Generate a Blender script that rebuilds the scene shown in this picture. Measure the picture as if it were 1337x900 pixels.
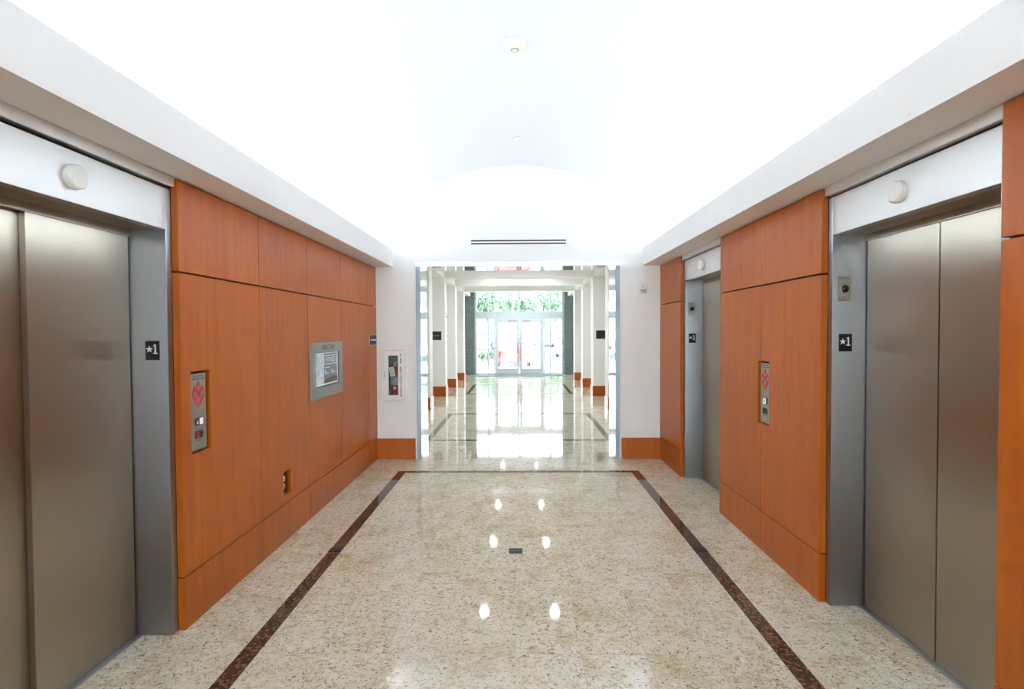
import bpy, bmesh, math, random
from mathutils import Vector, Matrix

random.seed(7)
scene = bpy.context.scene
col = scene.collection
for o in list(bpy.data.objects):
    bpy.data.objects.remove(o)

# ------------------------------------------------------------------ camera
YAW, PIT, ROL, FPX = -.01462, .02238, .0052, 717.35
CAM = Vector((.0277, 0, 1.582))
r0 = Vector((math.cos(YAW), -math.sin(YAW), 0)); f0 = Vector((math.sin(YAW), math.cos(YAW), 0)); u0 = Vector((0, 0, 1))
fw = f0 * math.cos(PIT) - u0 * math.sin(PIT)
up1 = f0 * math.sin(PIT) + u0 * math.cos(PIT)
rt = r0 * math.cos(ROL) - up1 * math.sin(ROL)
up = r0 * math.sin(ROL) + up1 * math.cos(ROL)
cd = bpy.data.cameras.new('camera'); cam = bpy.data.objects.new('camera', cd); col.objects.link(cam)
cd.sensor_fit = 'HORIZONTAL'; cd.sensor_width = 36; cd.lens = 36 * FPX / 1337
cd.clip_start = .05; cd.clip_end = 500
cam.matrix_world = Matrix(((rt.x, up.x, -fw.x, CAM.x), (rt.y, up.y, -fw.y, CAM.y), (rt.z, up.z, -fw.z, CAM.z), (0, 0, 0, 1)))
scene.camera = cam

# ------------------------------------------------------------------ world: bright overcast sky
SKY, COVE, DOWN, EXPOSURE = 9.5, 25.0, 280.0, 1.07
w = bpy.data.worlds.new('world'); scene.world = w; w.use_nodes = True
bg = w.node_tree.nodes['Background']
bg.inputs[0].default_value = (.86, .95, 1, 1); bg.inputs[1].default_value = SKY

vs = scene.view_settings
vs.view_transform = 'Standard'; vs.look = 'None'; vs.exposure = EXPOSURE; vs.gamma = 1
vs.use_curve_mapping = False
cy = scene.cycles
cy.max_bounces = 14; cy.diffuse_bounces = 9; cy.glossy_bounces = 6; cy.transparent_max_bounces = 12
cy.sample_clamp_indirect = 8; cy.caustics_reflective = True; cy.blur_glossy = .5

# ------------------------------------------------------------------ materials
def srgb(r, g, b):
    f = lambda c: (c / 255 / 12.92) if c / 255 <= .04045 else ((c / 255 + .055) / 1.055) ** 2.4
    return (f(r), f(g), f(b), 1)

def mat(name, color, rough=.5, metal=0., spec=.5, emit=None, estr=0., coat=0.):
    m = bpy.data.materials.new(name); m.use_nodes = True
    b = m.node_tree.nodes['Principled BSDF']
    b.inputs['Base Color'].default_value = color
    b.inputs['Roughness'].default_value = rough
    b.inputs['Metallic'].default_value = metal
    b.inputs['Specular IOR Level'].default_value = spec
    b.inputs['Coat Weight'].default_value = coat
    if emit:
        b.inputs['Emission Color'].default_value = emit; b.inputs['Emission Strength'].default_value = estr
    return m

class NT:
    """small wrapper round a material's node tree"""
    def __init__(s, m): s.m = m; s.t = m.node_tree; s.b = s.t.nodes['Principled BSDF']
    def n(s, kind, **kw):
        x = s.t.nodes.new(kind)
        for k, v in kw.items(): setattr(x, k, v)
        return x
    def l(s, a, b): s.t.links.new(a, b)
    def pos(s, rnd=0., scale=(1, 1, 1)):
        g = s.n('ShaderNodeNewGeometry'); out = g.outputs['Position']
        if rnd:
            oi = s.n('ShaderNodeObjectInfo'); mu = s.n('ShaderNodeVectorMath', operation='SCALE')
            cx = s.n('ShaderNodeCombineXYZ')
            for i in range(3): s.l(oi.outputs['Random'], cx.inputs[i])
            s.l(cx.outputs[0], mu.inputs[0]); mu.inputs['Scale'].default_value = rnd
            ad = s.n('ShaderNodeVectorMath', operation='ADD'); s.l(out, ad.inputs[0]); s.l(mu.outputs[0], ad.inputs[1]); out = ad.outputs[0]
        mp = s.n('ShaderNodeMapping'); mp.inputs['Scale'].default_value = scale; s.l(out, mp.inputs[0])
        return mp.outputs[0]
    def noise(s, vec, scale, detail=4, rough=.6, dist=0.):
        x = s.n('ShaderNodeTexNoise'); s.l(vec, x.inputs['Vector'])
        x.inputs['Scale'].default_value = scale; x.inputs['Detail'].default_value = detail
        x.inputs['Roughness'].default_value = rough; x.inputs['Distortion'].default_value = dist
        return x.outputs['Fac']
    def ramp(s, fac, stops):
        x = s.n('ShaderNodeValToRGB'); e = x.color_ramp.elements
        while len(e) < len(stops): e.new(.5)
        for k, (p, c) in enumerate(stops): e[k].position = p; e[k].color = c if len(c) == 4 else (*c, 1)
        s.l(fac, x.inputs[0]); return x.outputs[0]
    def mix(s, fac, a, b, mode='MIX'):
        x = s.n('ShaderNodeMix', data_type='RGBA', blend_type=mode)
        for sock, v in ((x.inputs[0], fac), (x.inputs[6], a), (x.inputs[7], b)):
            if hasattr(v, 'is_output'): s.l(v, sock)
            else: sock.default_value = v
        return x.outputs[2]
    def base(s, c): s.l(c, s.b.inputs['Base Color'])
    def bump(s, h, strength, dist=.002):
        x = s.n('ShaderNodeBump'); x.inputs['Strength'].default_value = strength; x.inputs['Distance'].default_value = dist
        s.l(h, x.inputs['Height']); s.l(x.outputs[0], s.b.inputs['Normal'])

B1 = (1, 1, 1, 1); B0 = (0, 0, 0, 1)
M = {}
def granite(name, rnd, lines=False):
    m = mat(name, srgb(205, 190, 160), .04, spec=.5); t = NT(m)
    p = t.pos(rnd)
    pf = t.pos(rnd, (1.0, 1.15, 1))
    big = t.noise(p, 3.2, 3, .5, .6)
    c = t.ramp(big, [(.34, srgb(200, 187, 158)), (.55, srgb(218, 210, 190)), (.72, srgb(212, 205, 188))])
    mid = t.noise(pf, 22, 6, .7, 1.2)
    c = t.mix(t.ramp(mid, [(.36, (.8, .8, .8)), (.50, B0)]), c, srgb(168, 140, 98))
    lite = t.noise(t.pos(rnd + 3, (1, 1, 1)), 36, 4, .6, .5)
    c = t.mix(t.ramp(lite, [(.54, B0), (.68, (.75, .75, .75))]), c, srgb(232, 226, 210))
    gry = t.noise(t.pos(rnd + 9, (1, 1.2, 1)), 58, 5, .7, .6)
    c = t.mix(t.ramp(gry, [(.57, B0), (.66, (.75, .75, .75))]), c, srgb(122, 114, 104))
    drk = t.noise(t.pos(rnd + 17, (1.0, 1.2, 1)), 62, 3, .6, .6)
    c = t.mix(t.ramp(drk, [(.61, B0), (.65, (.9, .9, .9))]), c, srgb(66, 50, 38))
    if lines:
        br = t.n('ShaderNodeTexBrick'); br.offset = 0; br.squash = 1
        t.l(t.pos(0), br.inputs['Vector']); br.inputs['Scale'].default_value = 1
        br.inputs['Brick Width'].default_value = .3048; br.inputs['Row Height'].default_value = .3048; br.inputs['Mortar Size'].default_value = .0015
        c = t.mix(br.outputs['Fac'], c, srgb(190, 182, 165))
    t.base(c)
    wv = t.noise(t.pos(rnd), 2.2, 1, .4)
    t.bump(wv, .03, .004)
    return m
M['granite'] = granite('granite_tile', 37)
M['granite_hall'] = granite('granite_hall', 0, True)
def dark_granite():
    m = mat('brown_granite', srgb(70, 48, 34), .05); t = NT(m); p = t.pos(21)
    v = t.n('ShaderNodeTexVoronoi'); t.l(p, v.inputs['Vector']); v.inputs['Scale'].default_value = 48
    c = t.ramp(v.outputs['Distance'], [(.30, srgb(128, 88, 58)), (.55, srgb(70, 46, 33)), (.75, srgb(38, 27, 22))])
    n = t.noise(p, 60, 4, .6); c = t.mix(t.ramp(n, [(.45, B0), (.62, (.8, .8, .8))]), c, srgb(44, 32, 26))
    t.base(c); return m
M['brown_granite'] = dark_granite()
M['grout'] = mat('grout', srgb(196, 188, 170), .8)
def wood():
    m = mat('cherry_veneer', srgb(176, 92, 36), .36, spec=.36); t = NT(m)
    g = t.noise(t.pos(40, (6, 6, .5)), 3.0, 4, .55, .5)
    f = t.noise(t.pos(40, (60, 60, 1.2)), 3.0, 3, .5)
    c = t.ramp(g, [(.3, srgb(160, 75, 6)), (.5, srgb(168, 82, 9)), (.72, srgb(176, 91, 14))])
    c = t.mix(t.ramp(f, [(.35, (.05, .05, .05)), (.6, B0)]), c, srgb(140, 62, 6))
    oi = t.n('ShaderNodeObjectInfo'); hs = t.n('ShaderNodeHueSaturation')
    mr = t.n('ShaderNodeMapRange'); t.l(oi.outputs['Random'], mr.inputs[0]); mr.inputs[3].default_value = .93; mr.inputs[4].default_value = 1.06
    t.l(mr.outputs[0], hs.inputs['Value']); t.l(c, hs.inputs['Color']); t.base(hs.outputs[0])
    return m
M['wood'] = wood()
M['wood_gap'] = mat('stained_batten', srgb(84, 38, 12), .6)
def steel(name, color, rough, aniso=0., vertical=True):
    """satin steel; vertical brushing smears reflections sideways, horizontal brushing up and down"""
    m = mat(name, color, rough, 1.); t = NT(m)
    n = t.noise(t.pos(11, (1, 1, .12)), 2.0, 2, .5)          # faint soft handling marks
    rr = t.n('ShaderNodeMapRange'); t.l(n, rr.inputs[0]); rr.inputs[3].default_value = rough * .93; rr.inputs[4].default_value = rough * 1.07
    t.l(rr.outputs[0], t.b.inputs['Roughness'])
    if aniso:
        g = t.n('ShaderNodeNewGeometry'); cr = t.n('ShaderNodeVectorMath', operation='CROSS_PRODUCT')
        t.l(g.outputs['Normal'], cr.inputs[0]); cr.inputs[1].default_value = (.001, .002, 1)
        v = cr.outputs[0]
        if not vertical:
            c2 = t.n('ShaderNodeVectorMath', operation='CROSS_PRODUCT'); t.l(g.outputs['Normal'], c2.inputs[0]); t.l(v, c2.inputs[1]); v = c2.outputs[0]
        t.b.inputs['Anisotropic'].default_value = aniso; t.l(v, t.b.inputs['Tangent'])
    return m
M['steel_door'] = steel('brushed_steel_door', srgb(172, 163, 149), .30, .95)
M['steel'] = steel('brushed_steel', srgb(166, 168, 172), .30, .9)
M['steel_bright'] = steel('brushed_steel_header', srgb(226, 225, 224), .34, .6, False)
M['steel_plate'] = steel('satin_steel_plate', srgb(172, 170, 166), .36)
M['steel_frame'] = steel('satin_portal_steel', srgb(138, 146, 156), .3)
M['steel_mirror'] = mat('polished_steel', srgb(206, 210, 214), .045, 1.)
M['alu'] = mat('pale_aluminium', srgb(200, 208, 215), .4, .2)
M['sill'] = mat('sill_aluminium', srgb(170, 174, 180), .35, 1.)
def paint(name, c, rough=.6):
    m = mat(name, c, rough, spec=.3); t = NT(m)
    t.bump(t.noise(t.pos(0), 90, 3, .5), .03, .001); return m
M['white'] = paint('white_paint', srgb(240, 240, 240))
M['vault'] = paint('white_vault_paint', srgb(221, 222, 225))
M['plastic_white'] = mat('white_plastic', srgb(240, 240, 238), .4)
M['lens_white'] = mat('white_lens', srgb(246, 246, 244), .3)
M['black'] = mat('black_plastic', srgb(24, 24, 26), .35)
M['black_gloss'] = mat('black_gloss', srgb(12, 12, 14), .12)
M['charcoal'] = mat('charcoal_plaque', srgb(40, 42, 46), .5, spec=.25)
M['plaque_text'] = mat('pale_grey_letters', srgb(120, 120, 126), .5)
M['white_text'] = mat('white_letters', srgb(244, 244, 244), .5)
M['red'] = mat('red_enamel', srgb(196, 22, 24), .35)
M['red_letters'] = mat('red_letters', srgb(112, 10, 14), .5)
M['display_frame'] = mat('satin_display_frame', srgb(150, 152, 150), .45, .35)
M['engraved'] = mat('engraved_grey', srgb(92, 92, 92), .6)
M['ext_red'] = mat('extinguisher_red', srgb(176, 24, 28), .25, coat=.4)
M['label_pale'] = mat('extinguisher_label', srgb(150, 158, 170), .5)
M['yellow'] = mat('pale_yellow_sticker', srgb(226, 214, 150), .5)
M['cab_in'] = mat('cabinet_inside_grey', srgb(96, 98, 104), .6)
M['cream'] = mat('cream_plastic', srgb(236, 226, 198), .4)
M['bronze'] = mat('dark_floor_plate', srgb(26, 25, 25), .55, spec=.2)
M['lit_white'] = mat('lit_white_button', srgb(250, 250, 250), .4, emit=(1, 1, 1, 1), estr=.12)
M['lit_red'] = mat('lit_red_lamp', srgb(150, 20, 20), .4, emit=(1, .03, .02, 1), estr=.05)
M['screen'] = mat('screen_grey', srgb(96, 110, 118), .3, emit=srgb(112, 126, 132), estr=.08)
M['screen_pale'] = mat('screen_pale_photo', srgb(176, 194, 204), .25, emit=srgb(176, 194, 204), estr=.08)
t_ = NT(M['screen_pale']); t_.base(t_.ramp(t_.noise(t_.pos(0), 34, 4, .6), [(.35, srgb(150, 170, 184)), (.6, srgb(200, 214, 220))]))
M['screen_brown'] = mat('screen_brown_shape', srgb(92, 52, 42), .25)
M['screen_white'] = mat('screen_white_print', srgb(206, 216, 220), .4, emit=(.8, .9, .95, 1), estr=.06)
M['lamp'] = mat('fluorescent_tube', B1, .4, emit=(.80, .93, 1, 1), estr=COVE)
M['downlamp'] = mat('downlight_lamp', B1, .4, emit=(.90, .97, 1, 1), estr=DOWN)
def stone():
    m = mat('green_grey_granite', srgb(98, 112, 110), .45); t = NT(m); p = t.pos(5)
    c = t.ramp(t.noise(p, 38, 5, .75), [(.36, srgb(50, 62, 62)), (.5, srgb(98, 114, 112)), (.64, srgb(150, 162, 158))]); t.base(c); return m
M['stone'] = stone()
M['mat'] = mat('entrance_mat', srgb(104, 112, 120), .9)
def glass(name, tint):
    m = bpy.data.materials.new(name); m.use_nodes = True; t = m.node_tree; t.nodes.clear()
    o = t.nodes.new('ShaderNodeOutputMaterial'); mx = t.nodes.new('ShaderNodeMixShader'); fr = t.nodes.new('ShaderNodeFresnel'); fr.inputs[0].default_value = 1.45
    tr = t.nodes.new('ShaderNodeBsdfTransparent'); tr.inputs[0].default_value = tint
    gl = t.nodes.new('ShaderNodeBsdfGlossy'); gl.inputs['Roughness'].default_value = .01
    t.links.new(fr.outputs[0], mx.inputs[0]); t.links.new(tr.outputs[0], mx.inputs[1]); t.links.new(gl.outputs[0], mx.inputs[2]); t.links.new(mx.outputs[0], o.inputs[0])
    return m
M['glass'] = glass('clear_glass', (.93, .97, .97, 1))
M['lens_clear'] = glass('clear_strobe_lens', (.85, .87, .88, 1))
# outdoors
def simple_noise(name, a, b, scale, rough=.8):
    m = mat(name, a, rough); t = NT(m); t.base(t.ramp(t.noise(t.pos(0), scale, 4, .6), [(.35, a), (.65, b)])); return m
M['asphalt'] = simple_noise('pale_asphalt', srgb(150, 152, 156), srgb(176, 178, 180), 3)
M['concrete'] = simple_noise('concrete_walk', srgb(196, 196, 192), srgb(214, 213, 208), 4)
M['grass'] = simple_noise('grass_bank', srgb(96, 122, 78), srgb(130, 150, 100), 2)
M['leaf'] = simple_noise('tree_leaves', srgb(104, 128, 106), srgb(146, 164, 142), 2, .6)
M['leaf_dark'] = simple_noise('shrub_leaves', srgb(30, 54, 30), srgb(70, 96, 58), 9, .6)
M['bark'] = simple_noise('bark', srgb(84, 70, 58), srgb(110, 94, 80), 12)
M['tyre'] = mat('tyre_rubber', srgb(30, 30, 32), .8)
M['car_glass'] = mat('dark_car_glass', srgb(50, 60, 70), .05)
for nm, c in (('red', (176, 24, 34)), ('silver', (190, 194, 200)), ('white', (232, 234, 236)), ('grey', (120, 126, 134)), ('blue', (90, 110, 140))):
    M['car_' + nm] = mat('car_paint_' + nm, srgb(*c), .25, coat=.6)
M['tail'] = mat('tail_light', srgb(120, 10, 16), .2)
M['plate_white'] = mat('plate_white', srgb(225, 228, 232), .5)
M['pole_grey'] = mat('pole_grey', srgb(120, 126, 132), .5, .4)

# ------------------------------------------------------------------ builders
class Frame:
    """wall frame: u to the reader's right, v up, w out of the wall"""
    def __init__(s, o, r, n): s.o = Vector(o); s.r = Vector(r); s.n = Vector(n); s.u = Vector((0, 0, 1))
    def __call__(s, p): return s.o + s.r * p[0] + s.u * p[1] + s.n * p[2]
IDENT = lambda p: Vector(p)

class MB:
    def __init__(s, fr=None): s.v = []; s.f = []; s.fr = fr or IDENT; s.smooth = []
    def add(s, vs, fs, smooth=False):
        k = len(s.v); s.v += [s.fr(p) for p in vs]; s.f += [tuple(i + k for i in f) for f in fs]; s.smooth += [smooth] * len(fs); return s
    def box(s, x0, x1, y0, y1, z0, z1):
        vs = [(x, y, z) for z in (z0, z1) for y in (y0, y1) for x in (x0, x1)]
        return s.add(vs, [(0, 2, 3, 1), (4, 5, 7, 6), (0, 1, 5, 4), (2, 6, 7, 3), (0, 4, 6, 2), (1, 3, 7, 5)])
    def prism(s, pts, w0, w1, axis=2):
        """polygon pts extruded between w0 and w1 along axis"""
        n = len(pts)
        def put(p, w): q = list(p); q.insert(axis, w); return tuple(q)
        vs = [put(p, w0) for p in pts] + [put(p, w1) for p in pts]
        fs = [tuple(range(n - 1, -1, -1)), tuple(range(n, 2 * n))] + [(i, (i + 1) % n, n + (i + 1) % n, n + i) for i in range(n)]
        return s.add(vs, fs)
    def tube(s, path, rad, seg=10, cap=True):
        """swept round bar; rad a number or one per point"""
        path = [Vector(p) for p in path]; rr = rad if isinstance(rad, (list, tuple)) else [rad] * len(path)
        vs = []; fs = []
        for i, p in enumerate(path):
            d = (path[min(i + 1, len(path) - 1)] - path[max(i - 1, 0)]).normalized()
            a = d.orthogonal().normalized() if i == 0 else (a - d * a.dot(d)).normalized()
            b = d.cross(a)
            vs += [tuple(p + (a * math.cos(2 * math.pi * k / seg) + b * math.sin(2 * math.pi * k / seg)) * rr[i]) for k in range(seg)]
        for i in range(len(path) - 1):
            fs += [(i * seg + k, i * seg + (k + 1) % seg, (i + 1) * seg + (k + 1) % seg, (i + 1) * seg + k) for k in range(seg)]
        s.add(vs, fs, True)
        if cap: s.add([vs[k] for k in range(seg)], [tuple(range(seg - 1, -1, -1))]); s.add(vs[-seg:], [tuple(range(seg))])
        return s
    def lathe(s, prof, c, axis='z', seg=24):
        """profile [(radius, height)] turned round an axis through c"""
        vs = []; fs = []
        for r, hh in prof:
            for k in range(seg):
                a = 2 * math.pi * k / seg; x, y = r * math.cos(a), r * math.sin(a)
                vs.append({'z': (c[0] + x, c[1] + y, c[2] + hh), 'y': (c[0] + x, c[1] + hh, c[2] + y), 'x': (c[0] + hh, c[1] + x, c[2] + y)}[axis])
        for i in range(len(prof) - 1):
            fs += [(i * seg + k, i * seg + (k + 1) % seg, (i + 1) * seg + (k + 1) % seg, (i + 1) * seg + k) for k in range(seg)]
        s.add(vs, fs, True)
        for i, hh in ((0, prof[0]), (len(prof) - 1, prof[-1])):
            if hh[0] > 1e-6: s.add(vs[i * seg:(i + 1) * seg], [tuple(range(seg))])
        return s
    def plate(s, u0, u1, v0, v1, w0, w1, holes=()):
        """slab in u,v with rectangular holes, thickness w0..w1: one connected mesh"""
        us = sorted({u0, u1, *[min(max(x, u0), u1) for h in holes for x in h[:2]]}); vv = sorted({v0, v1, *[min(max(x, v0), v1) for h in holes for x in h[2:]]})
        nu, nv = len(us), len(vv)
        idx = lambda i, j, k: (k * nv + j) * nu + i
        vs = [(us[i], vv[j], ww) for ww in (w0, w1) for j in range(nv) for i in range(nu)]
        def solid(i, j):
            if i < 0 or j < 0 or i >= nu - 1 or j >= nv - 1: return False
            x, y = (us[i] + us[i + 1]) / 2, (vv[j] + vv[j + 1]) / 2
            return not any(h[0] < x < h[1] and h[2] < y < h[3] for h in holes)
        fs = []
        for i in range(nu - 1):
            for j in range(nv - 1):
                if not solid(i, j): continue
                fs += [(idx(i, j, 1), idx(i + 1, j, 1), idx(i + 1, j + 1, 1), idx(i, j + 1, 1)), (idx(i, j, 0), idx(i, j + 1, 0), idx(i + 1, j + 1, 0), idx(i + 1, j, 0))]
                if not solid(i - 1, j): fs.append((idx(i, j, 0), idx(i, j, 1), idx(i, j + 1, 1), idx(i, j + 1, 0)))
                if not solid(i + 1, j): fs.append((idx(i + 1, j, 0), idx(i + 1, j + 1, 0), idx(i + 1, j + 1, 1), idx(i + 1, j, 1)))
                if not solid(i, j - 1): fs.append((idx(i, j, 0), idx(i + 1, j, 0), idx(i + 1, j, 1), idx(i, j, 1)))
                if not solid(i, j + 1): fs.append((idx(i, j + 1, 0), idx(i, j + 1, 1), idx(i + 1, j + 1, 1), idx(i + 1, j + 1, 0)))
        return s.add(vs, fs)
    def text(s, string, size, u, v, w, depth=.001, align='CENTER', sx=1., bold=0.):
        cu = bpy.data.curves.new('t', 'FONT'); cu.body = string; cu.size = size; cu.align_x = align; cu.align_y = 'CENTER'; cu.extrude = depth / 2; cu.offset = bold; cu.resolution_u = 3
        ob = bpy.data.objects.new('t', cu); me = bpy.data.meshes.new_from_object(ob)
        s.add([(p.co.x * sx + u, p.co.y + v, p.co.z + w + depth / 2) for p in me.vertices], [tuple(p.vertices) for p in me.polygons])
        bpy.data.meshes.remove(me); bpy.data.objects.remove(ob); bpy.data.curves.remove(cu); return s
    def build(s, name, m, parent=None, bevel=0., bevel_seg=2):
        o0 = parent.matrix_world.translation.copy() if parent else Vector()
        if parent: o0 = world_loc(parent)
        me = bpy.data.meshes.new(name); me.from_pydata([p - o0 for p in s.v], [], s.f)
        bm = bmesh.new(); bm.from_mesh(me)
        bmesh.ops.remove_doubles(bm, verts=bm.verts, dist=1e-6)
        loose = [v for v in bm.verts if not v.link_faces]
        if loose: bmesh.ops.delete(bm, geom=loose, context='VERTS')
        bmesh.ops.recalc_face_normals(bm, faces=bm.faces)
        if bevel:
            es = [e for e in bm.edges if len(e.link_faces) == 2 and e.calc_face_angle(0) > .6]
            bmesh.ops.bevel(bm, geom=es, offset=bevel, segments=bevel_seg, affect='EDGES', profile=.6)
        bm.to_mesh(me); bm.free()
        if any(s.smooth):
            me.shade_smooth(); me.set_sharp_from_angle(angle=math.radians(38))
        me.materials.append(M[m] if isinstance(m, str) else m)
        o = bpy.data.objects.new(name, me); col.objects.link(o)
        if parent: o.parent = parent
        return o

def world_loc(o):
    l = o.location.copy()
    while o.parent: o = o.parent; l += o.location
    return l
def tag(o, label, cat, group=None):
    o['label'] = label; o['category'] = cat
    if group: o['group'] = group
    return o
def thing(name, loc, label, cat, group=None):
    o = bpy.data.objects.new(name, None); col.objects.link(o); o.location = loc; o.empty_display_size = .1
    return tag(o, label, cat, group)
def struct(o): o['kind'] = 'structure'; return o

# ------------------------------------------------------------------ dimensions (metres; y runs into the picture)
W = 1.763            # face of the wood panels
FW = 1.80            # face of the elevator frames
DX = 1.985           # elevator door plane
YB, YF, YH = -2.6, 6.83, 7.28      # back wall, far wall (lobby side, hall side)
ZS = 2.40            # soffit underside
LIP = 1.5515
REV = 1.908          # horizontal reveal between panels
HZ, HW, YE = 3.20, 2.9, 20.9        # hall ceiling, hall half width, glass front
ELEV = [(-1, 1.735, 2.825), (1, 2.06, 3.15), (1, 4.835, 5.925)]

# ------------------------------------------------------------------ floor
fl = MB().box(-2.2, 2.2, -9.1, 1.445, -.12, 0)
fl.box(-2.2, 2.2, 1.445, 7.95, -.12, -.003)
floor = struct(fl.build('floor', 'grout'))
floor.data.materials.append(M['granite_hall'])
for p in floor.data.polygons:
    if p.normal.z > .9 and p.center.z > -.001: p.material_index = 1
hall_floor = MB().box(-HW - .2, HW + .2, 7.95, YE + .3, -.12, 0).box(-HW - .2, -1.21, YH, 7.95, -.119, 0).box(1.21, HW + .2, YH, 7.95, -.119, 0).build('hall_paving', 'granite_hall', floor)
tile_mesh = {}
def tile(name, x0, x1, y0, y1, m, gap=.0018, zt=0.):
    key = (round(x1 - x0, 4), round(y1 - y0, 4), m, round(zt, 4))
    if key not in tile_mesh:
        a, b = (x1 - x0) / 2 - gap / 2, (y1 - y0) / 2 - gap / 2
        o = MB().box(-a, a, -b, b, -.003 - zt, 0).build(name, m)
        tile_mesh[key] = o.data; bpy.data.objects.remove(o)
    o = bpy.data.objects.new(name, tile_mesh[key]); col.objects.link(o); o.parent = floor
    o.location = ((x0 + x1) / 2, (y0 + y1) / 2, zt)
    if zt == 0: o.rotation_euler = (random.gauss(0, .0004), random.gauss(0, .0004), 0)
SI, SO = 1.2766, 1.3686
rows = [1.445 + .3048 * k for k in range(16)] + [6.150]
for a, b in zip(rows, rows[1:]):
    for i in range(8): tile('granite_tile', -SI + i * SI / 4, -SI + (i + 1) * SI / 4, a, b, 'granite')
    for s in (-1, 1):
        q = sorted((s * SI, s * SO)); tile('border_tile', q[0], q[1], a, b, 'brown_granite')
        q = sorted((s * SO, s * (SO + .3048))); tile('granite_tile', q[0], q[1], a, b, 'granite')
        q = sorted((s * (SO + .3048), s * (W + .04))); tile('granite_tile', q[0], q[1], a, b, 'granite')
for i in range(8): tile('border_tile', -SI + i * SI / 4, -SI + (i + 1) * SI / 4, 6.150, 6.242, 'brown_granite')
for s in (-1, 1):
    q = sorted((s * SI, s * SO)); tile('border_tile', q[0], q[1], 6.150, 6.242, 'brown_granite')
    q = sorted((s * SO, s * (W + .04))); tile('granite_tile', q[0], q[1], 6.150, 6.242, 'granite')
for j in range(2):
    for i in range(12): tile('granite_tile', -W + i * W / 6, -W + (i + 1) * W / 6, 6.242 + j * .294, 6.242 + (j + 1) * .294, 'granite')
for j in range(4):
    for i in range(8): tile('granite_tile', -1.21 + i * .3025, -1.21 + (i + 1) * .3025, YF + j * .28, YF + (j + 1) * .28, 'granite')
for s, y0, y1 in ELEV:
    for k in range(3):
        q = sorted((s * (W + .04), s * 1.962)); tile('granite_tile', q[0], q[1], y0 + k * (y1 - y0) / 3, y0 + (k + 1) * (y1 - y0) / 3, 'granite')
# hall border rectangles (brown granite strips)
for ya, yb in ((7.97, 10.66), (14.0, 16.70)):
    for s in (-1, 1):
        n = 9
        for k in range(n):
            q = sorted((s * 1.285, s * 1.375)); tile('border_tile', q[0], q[1], ya + k * (yb - ya) / n, ya + (k + 1) * (yb - ya) / n, 'brown_granite', zt=.0006)
    for yy in (ya, yb - .09):
        for k in range(8): tile('border_tile', -1.285 + k * .32125, -1.285 + (k + 1) * .32125, yy, yy + .09, 'brown_granite', zt=.0006)

# ------------------------------------------------------------------ walls
def side_wall(s, name):
    es = sorted((e[1:] for e in ELEV if e[0] == s))
    m = MB()
    def bx(x0, x1, *r): a, b = sorted((s * x0, s * x1)); m.box(a, b, *r)
    bx(2.06, 2.25, YB, YH, -.12, 2.46)
    y = YB
    for a, b in es:
        bx(FW, 2.06, y, a - .04, -.003, ZS); bx(1.86, 2.06, a - .04, b + .04, 2.335, ZS); y = b + .04
    bx(FW, 2.06, y, YF, -.003, ZS)
    return struct(m.build(name, 'wood_gap'))
wall_left = side_wall(-1, 'wall_left'); wall_right = side_wall(1, 'wall_right')
def wood_run(s, wall, base, ys, holes=()):
    """veneer panels between the seams ys: base plank, tall panel, upper panel"""
    fr = Frame((0, 0, 0), (0, 1, 0), (s, 0, 0))     # u = y, v = z, w = s*x
    for a, b in zip(ys, ys[1:]):
        g = .002; a1, b1 = a + g, b - g
        MB(fr).plate(a1, b1, .2855, REV - .005, W, FW, [h for h in holes if h[0] < b1 and h[1] > a1]).build('wood_panel', 'wood', wall, .0015, 1)
        MB(fr).plate(a1, b1, REV + .005, 2.392, W, FW).build('wood_panel', 'wood', wall, .0015, 1)
        MB(fr).plate(a1, b1, 0, .2775, W - .001, FW).build('base_panel', 'wood', base, .0015, 1)
def base_struct(name, s):
    m = MB(); a, b = sorted((s * (FW - .012), s * FW)); 
    es = sorted((e[1:] for e in ELEV if e[0] == s)); y = YB
    for p, q in es: m.box(a, b, y, p - .046, .277, .286); y = q + .046
    m.box(a, b, y, YF, .277, .286)
    return struct(m.build(name, 'wood_gap'))
base_l = base_struct('baseboard_left', -1); base_r = base_struct('baseboard_right', 1)
CALL_L = (2.955, 3.14, .922, 1.374); CALL_R = (3.85, 4.03, .912, 1.366); OUTL = (4.10, 4.235, .345, .53)
wood_run(-1, wall_left, base_l, [2.868, 3.755, 4.61, 5.475, 6.45, YF], [CALL_L, OUTL])
wood_run(-1, wall_left, base_l, [YB, -1.7, -.85, 0, .85, 1.692])
wood_run(1, wall_right, base_r, [3.193, 3.98, 4.792], [CALL_R])
wood_run(1, wall_right, base_r, [5.968, YF])
wood_run(1, wall_right, base_r, [YB, -1.75, -.85, .1, 1.05, 2.017])

# far wall with the portal opening (left pier keeps a recess for the extinguisher cabinet)
PO = 1.255
CAB = (-1.700, -1.405, .725, 1.377)
frF = Frame((0, YF, 0), (1, 0, 0), (0, 1, 0))    # w goes into the wall
m = MB(frF).plate(-2.25, 2.25, -.003, 3.9, 0, .2, [(-PO, PO, -1, 2.45), CAB])
m.plate(-HW, HW, -.003, 3.9, .2, YH - YF, [(-PO, PO, -1, 2.45)])
wall_far = struct(m.build('wall_far', 'white'))
frB = Frame((0, YB - .15, 0), (1, 0, 0), (0, 1, 0))
wall_back = struct(MB(frB).plate(-2.25, 2.25, -.003, 3.9, 0, .15, [(-1.6, 1.6, -1, 2.40)]).build('wall_back', 'white'))
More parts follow.
